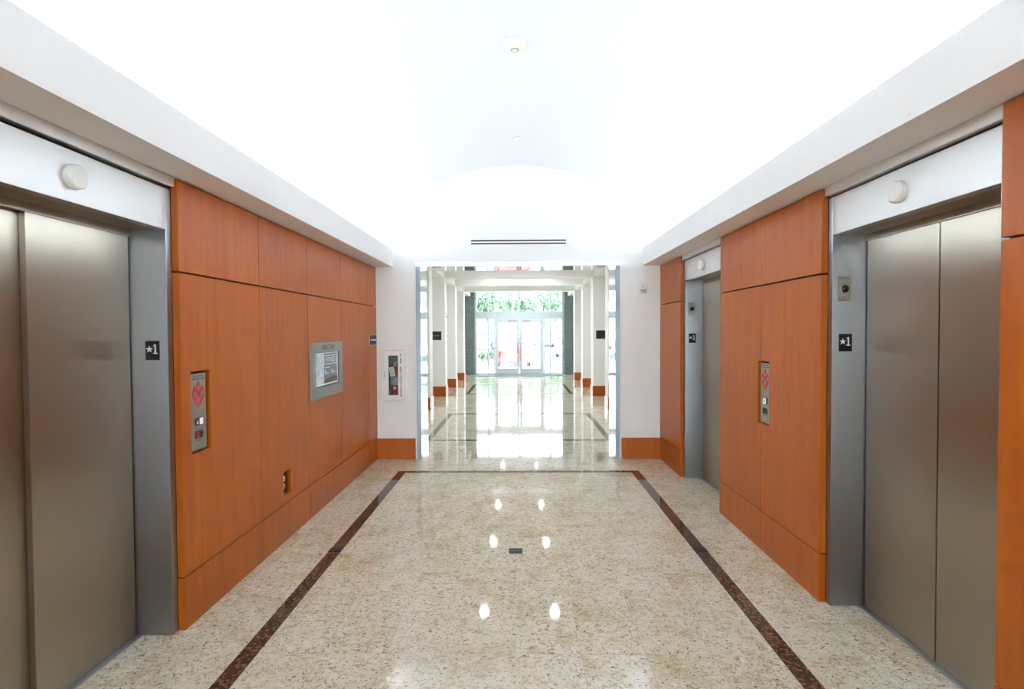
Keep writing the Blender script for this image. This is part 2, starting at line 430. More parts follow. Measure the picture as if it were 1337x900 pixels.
# unseen glazed vestibule and window, added behind the camera for cool frontal daylight
YV = -9.0
struct(MB().box(-2.25, -2.1, YV, YB - .15, -.003, 3.0).build('wall_fill_vestibule_left', 'white'))
struct(MB().box(2.1, 2.25, YV, YB - .15, -.003, 3.0).build('wall_fill_vestibule_right', 'white'))
struct(MB().box(-2.25, 2.25, YV - .1, YB - .15, 3.0, 3.15).build('ceiling_fill_vestibule', 'white'))
m = MB().box(-2.25, -1.75, YV - .1, YV, -.003, 3.0).box(1.75, 2.25, YV - .1, YV, -.003, 3.0).box(-1.75, 1.75, YV - .1, YV, 2.9, 3.0).box(-1.75, 1.75, YV - .1, YV, -.003, .05)
win_fill = struct(m.build('window_fill_added', 'alu'))
for x in (-.92, 0, .92): MB().box(x - .03, x + .03, YV - .1, YV, .05, 2.9).build('mullion', 'alu', win_fill)
for a, b in ((-1.75, -.95), (-.89, -.03), (.03, .89), (.95, 1.75)): MB().box(a, b, YV - .055, YV - .047, .05, 2.9).build('pane', 'glass', win_fill)
struct(MB().box(-40, 40, -50, YV - .1, -.3, -.04).build('ground_back', 'concrete'))
bf = MB().box(-W, -1.285, YF - .018, YF, 0, .245).box(1.285, W, YF - .018, YF, 0, .245)
base_f = struct(bf.build('baseboard_far', 'wood', bevel=.001, bevel_seg=1))
for a, b in ((-W, -1.285), (1.285, W)): MB().box(a, b, YF - .021, YF, .2452, .262).build('base_cap', 'wood', base_f, .002, 2)
struct(MB().box(-W, -1.6, YB, YB + .018, 0, .26).box(1.6, W, YB, YB + .018, 0, .26).build('baseboard_back', 'wood'))

# vaulted ceiling
R, CZ = 2.182, 1.459
arc = []
a0 = math.acos(1.93 / R)
for k in range(49):
    a = a0 + (math.pi - 2 * a0) * k / 48; arc.append((math.cos(a), math.sin(a)))
vs_ = []; fs_ = []
for rr in (R, R + .08):
    for yy in (YB, YF): vs_ += [(c * rr, yy, CZ + s * rr) for c, s in arc]
n = len(arc)
for k in range(n - 1):
    fs_ += [(k, k + 1, n + k + 1, n + k), (2 * n + k, 3 * n + k, 3 * n + k + 1, 2 * n + k + 1)]
for k in (0, n - 1): fs_.append((k, n + k, 3 * n + k, 2 * n + k))
ceiling = struct(MB().add(vs_, fs_, True).build('ceiling', 'vault'))
for k, s in ((1, -1), (2, 1)):
    m = MB()
    def bx(x0, x1, *r): a, b = sorted((s * x0, s * x1)); m.box(a, b, *r)
    bx(LIP, 2.25, YB, YF, ZS, 2.44); bx(LIP, LIP + .04, YB, YF, 2.44, 2.62); bx(1.90, 2.25, YB, YF, 2.44, 2.60)
    struct(m.build('trim_%d' % k, 'white'))

# fluorescent battens lying in the two coves (hidden from below by the lip)
for s in (-1, 1):
    for k in range(7):
        y0 = YB + .15 + k * 1.32
        side = 'left' if s < 0 else 'right'
        t = thing('cove_light', (s * 1.76, y0 + .6, 2.44), 'fluorescent batten lying in the cove above the %s' % ('single elevator wall' if s < 0 else 'two-elevator wall'), 'light', 'battens in the %s cove' % side)
        a, b = sorted((s * 1.675, s * 1.845))
        MB().box(a, b, y0, y0 + 1.22, 2.44, 2.508).build('batten_body', 'plastic_white', t)
        for xt in (1.70, 1.82): MB().tube([(s * xt, y0 + .02, 2.525), (s * xt, y0 + 1.2, 2.525)], .016, 8).build('tube', 'lamp', t)

# ------------------------------------------------------------------ steel portal in the far wall
portal = thing('steel_portal', (0, YF, 0), 'polished stainless steel lining of the wide opening into the glazed hall', 'door frame')
IW, IZ = 1.207, 2.40
for s in (-1, 1):
    a, b = sorted((s * IW, s * 1.262)); MB().box(a, b, YF - .016, YF, 0, 2.40).build('jamb_face', 'steel_frame', portal, .002)
    a, b = sorted((s * IW, s * PO)); MB().box(a, b, YF, YH + .016, 0, 2.40).build('jamb_lining', 'steel_mirror', portal)
MB().box(-1.262, 1.262, YF - .016, YF, 2.401, 2.456).build('head_face', 'steel_bright', portal, .002)
MB().box(-PO, PO, YF, YH + .016, 2.401, 2.45).build('head_lining', 'steel_mirror', portal)

# ------------------------------------------------------------------ elevator entrances
def elevator(s, y0, y1, label, front_near):
    e = thing('elevator_entrance', (s * 1.9, (y0 + y1) / 2, 0), label, 'elevator')
    def part(name, m, *r, bevel=.0015):
        a, b = sorted((s * r[0], s * r[1])); return MB().box(a, b, *r[2:]).build(name, m, e, bevel, 1)
    part('door_jamb', 'steel', FW, 2.055, y1, y1 + .043, 0, 2.335)
    part('door_jamb', 'steel', FW, 2.055, y0 - .043, y0, 0, 2.335)
    part('transom', 'steel_bright', FW + .001, FW + .055, y0 + .0012, y1 - .0012, 2.122, 2.335)
    part('head_soffit', 'steel_door', FW + .055, DX, y0, y1, 2.124, 2.15)
    part('door_header', 'steel_door', DX, 2.055, y0, y1, 2.085, 2.15)
    part('header_trim', 'steel_bright', W + .012, FW + .06, y0 - .043, y1 + .043, 2.345, 2.3995, bevel=.003)
    part('header_shadow_gap', 'black', FW + .01, FW + .06, y0 - .043, y1 + .043, 2.335, 2.345, bevel=0)
    mid = (y0 + y1) / 2 if s > 0 else y0 + (y1 - y0) * .45
    near_x, far_x = (DX + .006, DX + .006) if front_near else (DX + .036, DX + .006)
    part('door_panel', 'steel_door', near_x, near_x + .028, y0, mid + (-.004 if front_near else .03), .006, 2.10)
    part('door_panel', 'steel_door', far_x, far_x + .028, mid + (.004 if front_near else 0), y1 - .010, .006, 2.10)
    part('door_gap_shade', 'black', 2.052, 2.058, y0, y1, .006, 2.10, bevel=0)  # black sheet behind the panels stands in for shade in the door gaps
    part('door_sill', 'sill', 1.962, 2.055, y0, y1, -.002, .0045, bevel=.001)
    # hall lantern: white disc on the transom
    lc = (s * FW, (y0 + y1) / 2 - (.04 if s < 0 else 0), 2.228)
    return e, lc
def lantern(s, lc, label):
    t = thing('hall_lantern', (s * (FW + .001), lc[1], lc[2]), label, 'lantern')
    MB().lathe([(.051, 0), (.051, -s * .022), (.046, -s * .026)], (s * (FW + .001), lc[1], lc[2]), 'x', 36).build('lantern_body', 'plastic_white', t)
    MB().lathe([(.046, -s * .0262), (.044, -s * .0285), (.025, -s * .030), (0, -s * .0305)], (s * (FW + .001), lc[1], lc[2]), 'x', 36).build('lantern_lens', 'lens_white', t)
def floor_sign(x, y, z, label):
    t = thing('floor_sign', (x, y, z), label, 'sign')
    fr = Frame((x, y, z), (1, 0, 0), (0, -1, 0))
    MB(fr).box(-.037, .037, -.05, .05, 0, .003).build('plate', 'black', t, .001, 1)
    st = []
    for k in range(10):
        a = math.pi / 2 + k * math.pi / 5; q = .020 if k % 2 == 0 else .008
        st.append((q * math.cos(a) - .0155, q * math.sin(a) + .006))
    MB(fr).prism(st, .003, .0045).build('star', 'white_text', t)
    MB(fr).prism([(.006, .026), (.006, .021), (.012, .023), (.012, -.012), (.005, -.012), (.005, -.018), (.027, -.018), (.027, -.012), (.0195, -.012), (.0195, .032), (.014, .032)], .003, .0045).build('numeral', 'white_text', t)
    m = MB(fr)
    for k in range(4): m.lathe([(.0014, .003), (.0012, .0042)], (-.012 + .006 * k + (.004 if k > 1 else 0), -.028, 0), 'z', 8)
    m.build('braille', 'charcoal', t)
def camera_plate(x, y, z, label):
    t = thing('button_plate', (x, y, z), label, 'wall plate')
    fr = Frame((x, y, z), (1, 0, 0), (0, -1, 0))
    MB(fr).box(-.037, .037, -.07, .07, 0, .003).build('plate', 'steel_plate', t, .001, 1)
    MB(fr).lathe([(.024, .003), (.024, .007), (.021, .009)], (0, .002, 0), 'z', 24).build('collar', 'steel', t)
    MB(fr).lathe([(.0215, .006), (.019, .013), (.011, .018), (0, .020)], (0, .002, 0), 'z', 24).build('black_dome', 'black_gloss', t)
    for v in (-.043, .047): MB(fr).lathe([(.0042, .003), (.0036, .0048)], (0, v, 0), 'z', 10).build('screw', 'sill', t)
    m = MB(fr)
    for k in range(9): m.box(-.027 + k * .006, -.023 + k * .006, .057, .0615, .003, .0034)
    m.build('engraved_line', 'engraved', t)
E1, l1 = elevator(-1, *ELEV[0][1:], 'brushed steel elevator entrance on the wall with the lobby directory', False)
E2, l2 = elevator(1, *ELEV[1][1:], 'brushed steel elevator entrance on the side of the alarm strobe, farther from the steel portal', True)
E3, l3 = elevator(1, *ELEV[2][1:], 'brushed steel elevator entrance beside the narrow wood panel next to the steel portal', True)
lantern(-1, l1, 'round white lantern over the elevator on the directory wall')
lantern(1, l2, 'round white lantern over the elevator opposite the directory wall, farther from the portal')
lantern(1, l3, 'round white lantern over the elevator next to the steel portal')
floor_sign(-1.880, ELEV[0][2], 1.497, 'black star 1 floor sign on the elevator jamb of the directory wall')
floor_sign(1.876, ELEV[1][2], 1.513, 'black star 1 floor sign on the jamb beside the wide pair of wood panels')
floor_sign(1.877, ELEV[2][2], 1.508, 'black star 1 floor sign on the elevator jamb next to the portal')
camera_plate(1.868, ELEV[1][2], 1.817, 'steel plate with black dome on the jamb beside the wide pair of wood panels')
camera_plate(1.870, ELEV[2][2], 1.822, 'steel plate with black dome on the elevator jamb next to the portal')

# ------------------------------------------------------------------ call stations
def leafpoly(x0, y0, x1, y1, wd, n=8):
    d = Vector((x1 - x0, y1 - y0)); L = d.length; d /= L; nn = Vector((-d.y, d.x)); a = []
    for k in range(n + 1): t = k / n; p = Vector((x0, y0)) + d * L * t + nn * wd * math.sin(math.pi * t); a.append((p.x, p.y))
    for k in range(n - 1, 0, -1): t = k / n; p = Vector((x0, y0)) + d * L * t - nn * wd * math.sin(math.pi * t); a.append((p.x, p.y))
    return a
def call_station(s, yc, zc, label, up_style):
    xw = s * (W + .014)
    t = thing('call_station', (xw, yc, zc), label, 'call panel')
    fr = Frame((xw, yc, zc), (0, -s, 0), (-s, 0, 0))
    MB(fr).box(-.075, .075, -.213, .213, -.0225, .004).build('faceplate', 'steel_plate', t, .001, 1)
    m = MB(fr); m.text('IN CASE OF FIRE', .0125, 0, .198, .004, .0006); m.text('ELEVATORS ARE OUT OF SERVICE', .0105, 0, .182, .004, .0006, sx=.78); m.build('lettering', 'engraved', t)
    # red flame emblem: three petals meeting at the foot
    m = MB(fr)
    outline = [(0, .022), (-.030, .048), (-.050, .075), (-.058, .100), (-.050, .125), (-.036, .148), (-.026, .118), (-.020, .108), (-.024, .128), (-.016, .150), (0, .174), (.016, .150), (.024, .128), (.020, .108), (.026, .118), (.036, .148), (.050, .125), (.058, .100), (.050, .075), (.030, .048)]
    m.prism(outline, .004, .005); em = m.build('flame_emblem', 'red', t)
    m = MB(fr)
    m.prism(leafpoly(-.006, .030, -.022, .108, .0022), .005, .0056); m.prism(leafpoly(.006, .030, .022, .108, .0022), .005, .0056); m.prism(leafpoly(0, .040, 0, .092, .006), .005, .0056)
    m.build('emblem_slit', 'steel_plate', em)
    for x, y in ((-.036, .098), (0, .132), (.036, .100)):
        c = MB(fr).lathe([(.0135, .005), (.0135, .0062)], (x, y, 0), 'z', 18).build('emblem_disc', 'steel_plate', em)
        g = MB(fr)
        if x == 0: g.box(x - .002, x + .002, y - .008, y + .002, .0062, .0068); g.lathe([(.0028, .0062), (.0028, .0068)], (x, y + .006, 0), 'z', 8)
        else: g.box(x - .006, x + .005, y - .005, y - .002, .0062, .0068); g.box(x - .001, x + .005, y + .001, y + .004, .0062, .0068)
        g.build('pictogram', 'engraved', em)
    for v in (.001, -.176): MB(fr).lathe([(.0042, .004), (.0036, .0058)], (0, v, 0), 'z', 10).build('screw', 'alu', t)
    bz = MB(fr).box(-.036, .036, -.078, -.034, .004, .008).build('button_bezel', 'black', t, .002)
    if up_style == 'wide':
        MB(fr).box(.001, .033, -.074, -.038, .008, .0105).build('lit_button', 'lit_white', bz, .001, 1)
        MB(fr).prism([(-.027, -.068), (-.009, -.068), (-.018, -.046)], .008, .0088).build('up_arrow', 'white_text', bz)
    else:
        MB(fr).box(-.020, .020, -.076, -.036, .008, .0105).build('lit_button', 'lit_white', bz, .004)
        MB(fr).prism([(-.010, -.062), (.010, -.062), (0, -.046)], .0105, .0112).build('up_arrow', 'engraved', bz)
    b2 = MB(fr).box(-.034, .034, -.150, -.106, .004, .008).build('indicator_bezel', 'black', t, .002)
    MB(fr).box(-.029, -.003, -.145, -.111, .008, .0092).build('red_lamp', 'lit_red' if up_style == 'wide' else 'black_gloss', b2, .001, 1)
    MB(fr).lathe([(.011, .008), (.011, .010)], (.016, -.128, 0), 'z', 16).build('key_switch', 'charcoal', b2)
    MB(fr).box(.040, .050, -.129, -.126, .004, .0046).build('engraved_arrow', 'engraved', t)
    MB(fr).box(-.030, .030, -.163, -.160, .004, .0046).build('engraved_line', 'engraved', t)
call_station(-1, 3.040, 1.148, 'steel elevator call station with red flame emblem on the directory wall', 'wide')
call_station(1, 3.932, 1.139, 'steel elevator call station with red flame emblem between the two elevators', 'square')

# duplex outlet in its cut-out
t = thing('wall_outlet', (-FW + .001, 4.162, .437), 'duplex power outlet set in the wood panel below the directory', 'outlet')
fr = Frame((-FW + .001, 4.162, .437), (0, 1, 0), (1, 0, 0))
MB(fr).box(-.045, .045, -.072, .072, 0, .006).build('cover_plate', 'bronze', t, .002)
for v in (-.029, .029):
    r = MB(fr).lathe([(.022, .006), (.022, .011), (.020, .012)], (0, v, 0), 'z', 20).build('receptacle', 'cream', t)
    MB(fr).box(-.009, -.006, v - .005, v + .008, .012, .0124).box(.006, .009, v - .005, v + .007, .012, .0124).build('slot', 'black', r)

# ------------------------------------------------------------------ directory display on the left wall
DY, DZ = 5.045, 1.25
t = thing('directory_display', (-W, DY, DZ), 'steel framed lobby directory screen on the wood panels', 'directory')
fr = Frame((-W, DY, DZ), (0, 1, 0), (1, 0, 0))
MB(fr).plate(-.40, .40, -.248, .248, 0, .022, [(-.315, .305, -.152, .158)]).build('bezel', 'display_frame', t, .0015, 1)
MB(fr).box(-.315, .305, -.152, .158, 0, .004).build('screen_recess_shade', 'black', t)  # black ground, bared right and below the screen as the recess shadow
sc = MB(fr).box(-.312, .278, -.140, .155, .004, .010).build('screen', 'screen', t)
m = MB(fr); m.plate(-.312, .278, -.140, .155, .010, .012, [(-.298, .264, -.126, .146)]); m.build('screen_edge', 'screen_white', sc)
MB(fr).box(-.298, -.09, -.126, .146, .010, .0108).build('pale_photo', 'screen_pale', sc)
m = MB(fr); m.plate(-.075, .255, .045, .130, .010, .0108, [(-.066, .246, .052, .123)]); m.text('FITNESS', .066, .09, .087, .010, .0008, sx=1.05); m.build('fitness_title', 'screen_white', sc)
m = MB(fr)
for a, b, v in ((-.07, .06, .016), (-.075, -.03, -.016), (-.068, .03, -.036), (.10, .15, -.016), (.11, .20, -.036)): m.box(a, b, v - .005, v + .005, .010, .0108)
m.build('text_line', 'screen_white', sc)
MB(fr).prism([(-.09, -.126), (.264, -.126), (.264, -.075), (.15, -.072), (.02, -.083), (-.09, -.098)], .010, .0108).build('brown_shape', 'screen_brown', sc)  # flat brown shape along the lower edge of the screen
MB(fr).text('DIRECTORY', .062, 0, .202, .022, .0008).build('engraved_title', 'engraved', t)

# ------------------------------------------------------------------ plaques
def plaque(o, r, nrm, wd, hh, label, lines, border):
    t = thing('wall_plaque', o, label, 'sign'); fr = Frame(o, r, nrm)
    if border:
        MB(fr).plate(-wd / 2, wd / 2, -hh / 2, hh / 2, 0, .006, [(-wd / 2 + .014, wd / 2 - .014, -hh / 2 + .010, hh / 2 - .010)]).build('border', 'steel_plate', t)
        MB(fr).box(-wd / 2 + .014, wd / 2 - .014, -hh / 2 + .010, hh / 2 - .010, 0, .004).build('panel', 'charcoal', t)
    else:
        MB(fr).box(-wd / 2, wd / 2, -hh / 2, hh / 2, 0, .006).build('panel', 'black', t, .001, 1)
    rnd = random.Random(3)
    for u0, u1, v, hgt in lines:
        m = MB(fr); u = u0
        while u < u1 - .008:
            ww = u1 - u0 if u1 - u0 < .07 else rnd.choice((.009, .012, .014)); m.box(u, min(u + ww, u1), v - hgt / 2, v + hgt / 2, .004 if border else .006, .0068); u += ww + .005
        m.build('lettering', 'white_text' if border else 'plaque_text', t)
plaque((-W, 6.655, 1.497), (0, 1, 0), (1, 0, 0), .32, .135, 'steel edged charcoal room sign on the wood panel by the extinguisher', [(-.10, .13, .0, .014)], True)

# ------------------------------------------------------------------ fire extinguisher cabinet (recessed in the far wall)
t = thing('extinguisher_cabinet', (-1.5525, YF, .708), 'white recessed fire extinguisher cabinet with red lettering on its glazed door', 'cabinet')
fr = Frame((-1.5525, YF, 1.051), (1, 0, 0), (0, -1, 0))
MB(fr).plate(-.165, .165, -.343, .343, 0, .018, [(-.135, .135, -.313, .313)]).build('trim_frame', 'plastic_white', t, .003)
m = MB(fr); m.plate(-.146, .146, -.324, .324, -.17, -.001, [(-.138, .138, -.316, .316)]); m.box(-.146, .146, -.324, .324, -.178, -.17); m.build('box', 'cab_in', t)
dr = MB(fr).plate(-.132, .132, -.310, .310, .002, .016, [(-.062, .058, -.248, .248)]).build('door', 'plastic_white', t, .002)
MB(fr).box(-.066, .062, -.252, .252, .004, .007).build('pane', 'glass', dr)
MB(fr).box(-.112, -.098, -.035, .055, .016, .022).build('pull_recess', 'plastic_white', dr, .003)
MB(fr).box(-.108, -.102, -.028, .048, .022, .0235).build('pull', 'label_pale', dr)
for k0, word in ((0, 'FIRE'), (5, 'EXTINGUISHER')):
    m = MB(fr)
    for k, ch in enumerate(word): m.text(ch, .036, .095, .255 - (k0 + k) * .0317, .016, .0008, sx=1.1, bold=.0012)
    m.build('lettering', 'red_letters', dr)
x0, y0, z0 = -1.552, YF + .085, .735
t = thing('fire_extinguisher', (x0, y0, z0), 'red fire extinguisher with a white tag inside the glazed wall cabinet', 'extinguisher')
MB().lathe([(.0, .0), (.05, 0), (.056, .01), (.056, .36), (.050, .395), (.030, .42), (.018, .43)], (x0, y0, z0), 'z', 28).build('cylinder', 'ext_red', t)
MB().lathe([(.0568, .19), (.0568, .29)], (x0, y0, z0), 'z', 28).build('label_band', 'label_pale', t)
MB().lathe([(.019, .425), (.019, .455), (.012, .46)], (x0, y0, z0), 'z', 16).build('valve', 'sill', t)
MB().tube([(x0 - .02, y0, z0 + .455), (x0 + .03, y0 - .02, z0 + .475), (x0 + .085, y0 - .035, z0 + .50)], [.008, .008, .006], 8).build('lever', 'sill', t)
MB().tube([(x0 - .01, y0, z0 + .44), (x0 + .04, y0 - .02, z0 + .445), (x0 + .085, y0 - .03, z0 + .46)], [.008, .007, .006], 8).build('carry_handle', 'black', t)
MB().tube([(x0 - .02, y0, z0 + .445), (x0 - .05, y0 - .02, z0 + .44), (x0 - .066, y0 - .025, z0 + .38), (x0 - .067, y0 - .02, z0 + .25), (x0 - .066, y0 - .01, z0 + .12)], [.009, .009, .009, .009, .012], 8).build('hose', 'black', t)
fr = Frame((x0 - .026, y0 - .062, z0 + .36), (.98, 0, .17), (0, -1, 0)); fr.u = Vector((-.17, 0, .98))
g = MB(fr).box(-.032, .032, -.06, .06, 0, .0015).build('inspection_tag', 'white_text', t)
MB(fr).box(-.018, -.006, .012, .026, .0015, .002).box(-.02, .018, -.028, -.014, .0015, .002).box(.004, .012, .02, .03, .0015, .002).build('tag_print', 'label_pale', g)
fr = Frame((x0 + .004, y0 - .0575, z0 + .155), (1, 0, 0), (0, -1, 0))
MB(fr).lathe([(.021, 0), (.021, .0012)], (0, 0, 0), 'z', 20).build('sticker', 'yellow', t)

# alarm strobe on the far wall, small strobe on a hall column
def strobe(o, r, nrm, sc_, label):
    t = thing('alarm_strobe', o, label, 'alarm'); fr = Frame(o, r, nrm); k = sc_
    MB(fr).box(-.054 * k, .054 * k, -.067 * k, .067 * k, 0, .030 * k).build('housing', 'plastic_white', t, .008 * k)
    ln = MB(fr).box(-.034 * k, .034 * k, -.052 * k, -.010 * k, .030 * k, .052 * k).build('strobe_lens', 'lens_clear', t, .006 * k)
    MB(fr).box(-.030 * k, .030 * k, -.016 * k, -.011 * k, .031 * k, .045 * k).box(-.006 * k, .004 * k, -.046 * k, -.016 * k, .031 * k, .042 * k).build('reflector', 'label_pale', ln)
    m = MB(fr)
    for q in range(3): m.box(-.014 * k, .020 * k, .012 * k + q * .010 * k, .016 * k + q * .010 * k, .030 * k, .0312 * k)
    m.build('sounder_grille', 'label_pale', t)
strobe((1.539, YF, 2.112), (1, 0, 0), (0, -1, 0), 1., 'white alarm strobe high on the white wall beside the portal')

# linear slot diffuser over the portal
t = thing('slot_diffuser', (.014, YF, 2.698), 'linear air diffuser with two dark slots above the steel portal', 'vent')
fr = Frame((.014, YF, 2.698), (1, 0, 0), (0, -1, 0))
MB(fr).plate(-.60, .60, -.042, .042, 0, .004, [(-.588, .588, .009, .027), (-.588, .588, -.027, -.009)]).build('frame', 'plastic_white', t)
for v in (.018, -.018): MB(fr).box(-.588, .588, v - .009, v + .009, 0, .001).build('slot', 'black', t)

# ceiling fittings
t = thing('smoke_detector', (0, 3.967, 3.641), 'round off-white smoke detector at the crown of the vault', 'detector')
MB().lathe([(.085, 0), (.085, -.012), (.078, -.018)], (0, 3.967, 3.640), 'z', 32).build('base_ring', 'plastic_white', t)
MB().lathe([(.062, -.018), (.056, -.036), (.030, -.042), (.018, -.050), (0, -.052)], (0, 3.967, 3.640), 'z', 28).build('sensor_dome', 'cream', t)
MB().lathe([(.030, -.041), (.028, -.046)], (0, 3.967, 3.638), 'z', 16).build('sensing_vent', 'label_pale', t)
t = thing('sprinkler_head', (.006, 5.87, 3.641), 'small white sprinkler cover plate in the vault near the end arch', 'sprinkler')
MB().lathe([(.042, 0), (.042, -.008), (.038, -.011), (0, -.012)], (.006, 5.87, 3.641), 'z', 24).build('cover_plate', 'plastic_white', t)
MB().lathe([(.044, .0), (.044, -.003)], (.006, 5.87, 3.641), 'z', 24).build('ring', 'label_pale', t)

# floor boxes
for x, y, hw, hd, lab in ((-.011, 3.934, .048, .046, 'dark floor box cover in the middle of the pale granite'), (-1.323, 3.952, .048, .030, 'dark plate set in the brown granite border on the directory side'), (1.323, 3.962, .048, .030, 'dark plate set in the brown granite border on the call-station side by the two elevators')):
    t = thing('floor_box', (x, y, 0), lab, 'floor box')
    MB().box(x - hw, x + hw, y - hd, y + hd, 0, .003).build('cover', 'bronze', t, .001, 1)
    MB().box(x - hw * .8, x + hw * .8, y - hd * .1, y + hd * .1, .003, .0036).build('lid_seam', 'black', t)

# ------------------------------------------------------------------ the hall beyond
m = MB().box(-HW - .15, -HW, YH - .1, YE + .3, -.003, HZ).box(-HW, -2.06, YE - .05, YE + .2, -.003, HZ)
struct(m.build('wall_hall_left', 'white'))
m = MB().box(HW, HW + .15, YH - .1, YE + .3, -.003, HZ).box(2.02, HW, YE - .05, YE + .2, -.003, HZ)
struct(m.build('wall_hall_right', 'white'))
m = MB().box(-HW - .15, HW + .15, YH - .1, YE + .3, HZ, HZ + .2)
hall_ceiling = struct(m.build('ceiling_hall', 'white'))
COLS = (11.2, 13.54, 15.74, 18.07)
for k, yc in enumerate(COLS): struct(MB().box(-2.5, 2.5, yc, yc + .42, 2.935, HZ).build('trim_%d' % (k + 3), 'white'))
for s in (-1, 1):
    a, b = sorted((s * 1.825, s * 2.25)); struct(MB().box(a, b, YH, YE - .05, 2.935, HZ).build('trim_%d' % (7 if s < 0 else 8), 'white'))
ordn = ('first', 'second', 'third', 'last')
for s in (-1, 1):
    for k, yc in enumerate(COLS):
        side = 'directory wall' if s < 0 else 'two-elevator wall'
        lab = '%s white hall pilaster behind the portal, in line with the %s' % (ordn[k], side)
        t = thing('hall_pilaster', (s * 2.0, yc + .2, 0), lab, 'column', 'pilasters along the glazed hall')
        a, b = sorted((s * 1.825, s * 2.25))
        MB().box(a, b, yc, yc + .41, 0, 2.935).build('shaft', 'white', t)
        MB().box(a - .014, b + .014, yc - .014, yc + .424, 0, .25).build('wood_base', 'wood', t, .002, 1)
plaque((-2.026, 13.54, 1.505), (1, 0, 0), (0, -1, 0), .225, .21, 'black sign on the white hall pilaster carrying the small strobe', [(-.095, .06, .0, .03), (-.095, -.03, -.07, .012)], False)
plaque((2.010, 13.54, 1.513), (1, 0, 0), (0, -1, 0), .225, .21, 'black sign on the white hall pilaster without a strobe', [(.045, .10, -.07, .014)], False)
strobe((-1.825, 13.72, 2.01), (0, 1, 0), (1, 0, 0), 1., 'small white strobe on the inner face of a hall pilaster')

for k, (y, yy) in enumerate(((9.28, 'before the first pilasters'), (12.44, 'between the first and second pilasters'), (15.15, 'between the second and third pilasters'), (19.6, 'by the glass entrance'))):
    for s in (-1, 1):
        t = thing('downlight', (s * .60, y, HZ), 'recessed round downlight in the hall ceiling %s' % yy, 'light', 'hall downlights ' + yy)
        MB().lathe([(.085, 0), (.085, -.006), (.062, -.008), (.060, -.002)], (s * .60, y, HZ), 'z', 24).build('trim_ring', 'plastic_white', t)
        MB().lathe([(.060, -.002), (.058, -.004), (0, -.0045)], (s * .60, y, HZ), 'z', 20).build('lamp', 'downlamp', t)

# glass entrance: storefront frame = window_1, leaves = door_1, door_2
Y0, Y1 = YE - .04, YE + .06
GX = 1.685
m = MB()
for x0, x1 in ((-GX, -1.62), (1.62, GX)): m.box(x0, x1, Y0, Y1, 0, HZ)
m.box(-1.62, 1.62, Y0, Y1, 2.085, 2.37); m.box(-1.62, 1.62, Y0, Y1, 3.14, HZ)
for a, b in ((-1.62, -.945), (.945, 1.62)): m.box(a, b, Y0, Y1, 0, .035)
win = struct(m.build('window_1', 'alu', bevel=.002, bevel_seg=1))
for x in (-1.18, 1.18):
    MB().box(x - .027, x + .027, Y0, Y1, .035, 2.085).build('mullion', 'alu', win); MB().box(x - .027, x + .027, Y0, Y1, 2.37, 3.14).build('mullion', 'alu', win)
MB().box(-.027, .027, Y0, Y1, 2.37, 3.14).build('mullion', 'alu', win)
for x in (-.9475, .9475): MB().box(x - .0225, x + .0225, Y0, Y1, 0, 2.085).build('door_post', 'alu', win)
MB().box(-.925, .925, Y0, Y1, 2.055, 2.085).build('door_head', 'alu', win)
for a, b in ((-1.62, -1.207), (-1.153, -.97), (.97, 1.153), (1.207, 1.62)):
    MB().box(a, b, Y0 + .01, Y1 - .01, .36, .39).build('low_rail', 'alu', win)
    MB().box(a, b, YE, YE + .008, .035, .36).build('pane', 'glass', win); MB().box(a, b, YE, YE + .008, .39, 2.085).build('pane', 'glass', win)
for a, b in ((-1.62, -1.207), (-1.153, -.027), (.027, 1.153), (1.207, 1.62)): MB().box(a, b, YE, YE + .008, 2.37, 3.14).build('pane', 'glass', win)
for k, s in ((1, -1), (2, 1)):
    fr = Frame((0, YE, 0), (1, 0, 0), (0, -1, 0))
    u0_, u1_ = sorted((s * .006, s * .92)); h0, h1 = sorted((s * .10, s * .80))
    lf = struct(MB(fr).plate(u0_, u1_, .01, 2.05, -.025, .025, [(h0, h1, .205, 1.96)]).build('door_%d' % k, 'alu', bevel=.002, bevel_seg=1))
    MB(fr).box(h0, h1, .205, 1.96, -.004, .004).build('pane', 'glass', lf)
    MB(fr).tube([(s * .055, .45, .025), (s * .055, .45, .07), (s * .055, 1.12, .07), (s * .055, 1.12, .025)], .013, 8).build('pull_handle', 'steel', lf)
    MB(fr).box(*sorted((s * .02, s * .22)), 1.13, 1.17, .025, .05).build('push_bar', 'steel', lf)
    MB(fr).box(*sorted((s * .12, s * .42)), 1.985, 2.04, .025, .075).build('door_closer', 'steel_plate', lf, .008)
# stone piers beside the glass, built of stacked slabs
for s in (-1, 1):
    a, b = (-2.06, -1.688) if s < 0 else (1.688, 2.03)
    t = thing('stone_pier', ((a + b) / 2, YE, 0), 'speckled green-grey granite pier beside the glass entrance, %s' % ('directory side' if s < 0 else 'call-station side opposite the directory'), 'pier')
    for z0, z1 in ((0, .93), (.935, 2.25), (2.255, 2.95)): MB().box(a, b, YE - .25, YE + .1, z0, z1 - .0).build('stone_slab', 'stone', t, .003, 1)
    q = (-1.86, b) if s < 0 else (a, 1.83)
    MB().box(q[0], q[1], YE - .25, YE + .1, 2.955, HZ).build('stone_slab', 'stone', t, .003, 1)
    q = (a, -1.862) if s < 0 else (1.832, b)
    MB().box(q[0], q[1], YE - .27, YE + .1, 2.955, HZ).build('white_block', 'white', t)
t = tag(MB().box(-1.68, 1.68, 19.76, YE - .06, 0, .012).build('entrance_mat', 'mat', bevel=.004), 'long grey mat on the floor inside the glass entrance', 'mat')
for s, nm in ((-1, 'left'), (1, 'right')):
    a, b = sorted((s * (HW - .015), s * HW)); struct(MB().box(a, b, YH, YE - .05, 0, .25).build('baseboard_hall_' + nm, 'wood'))

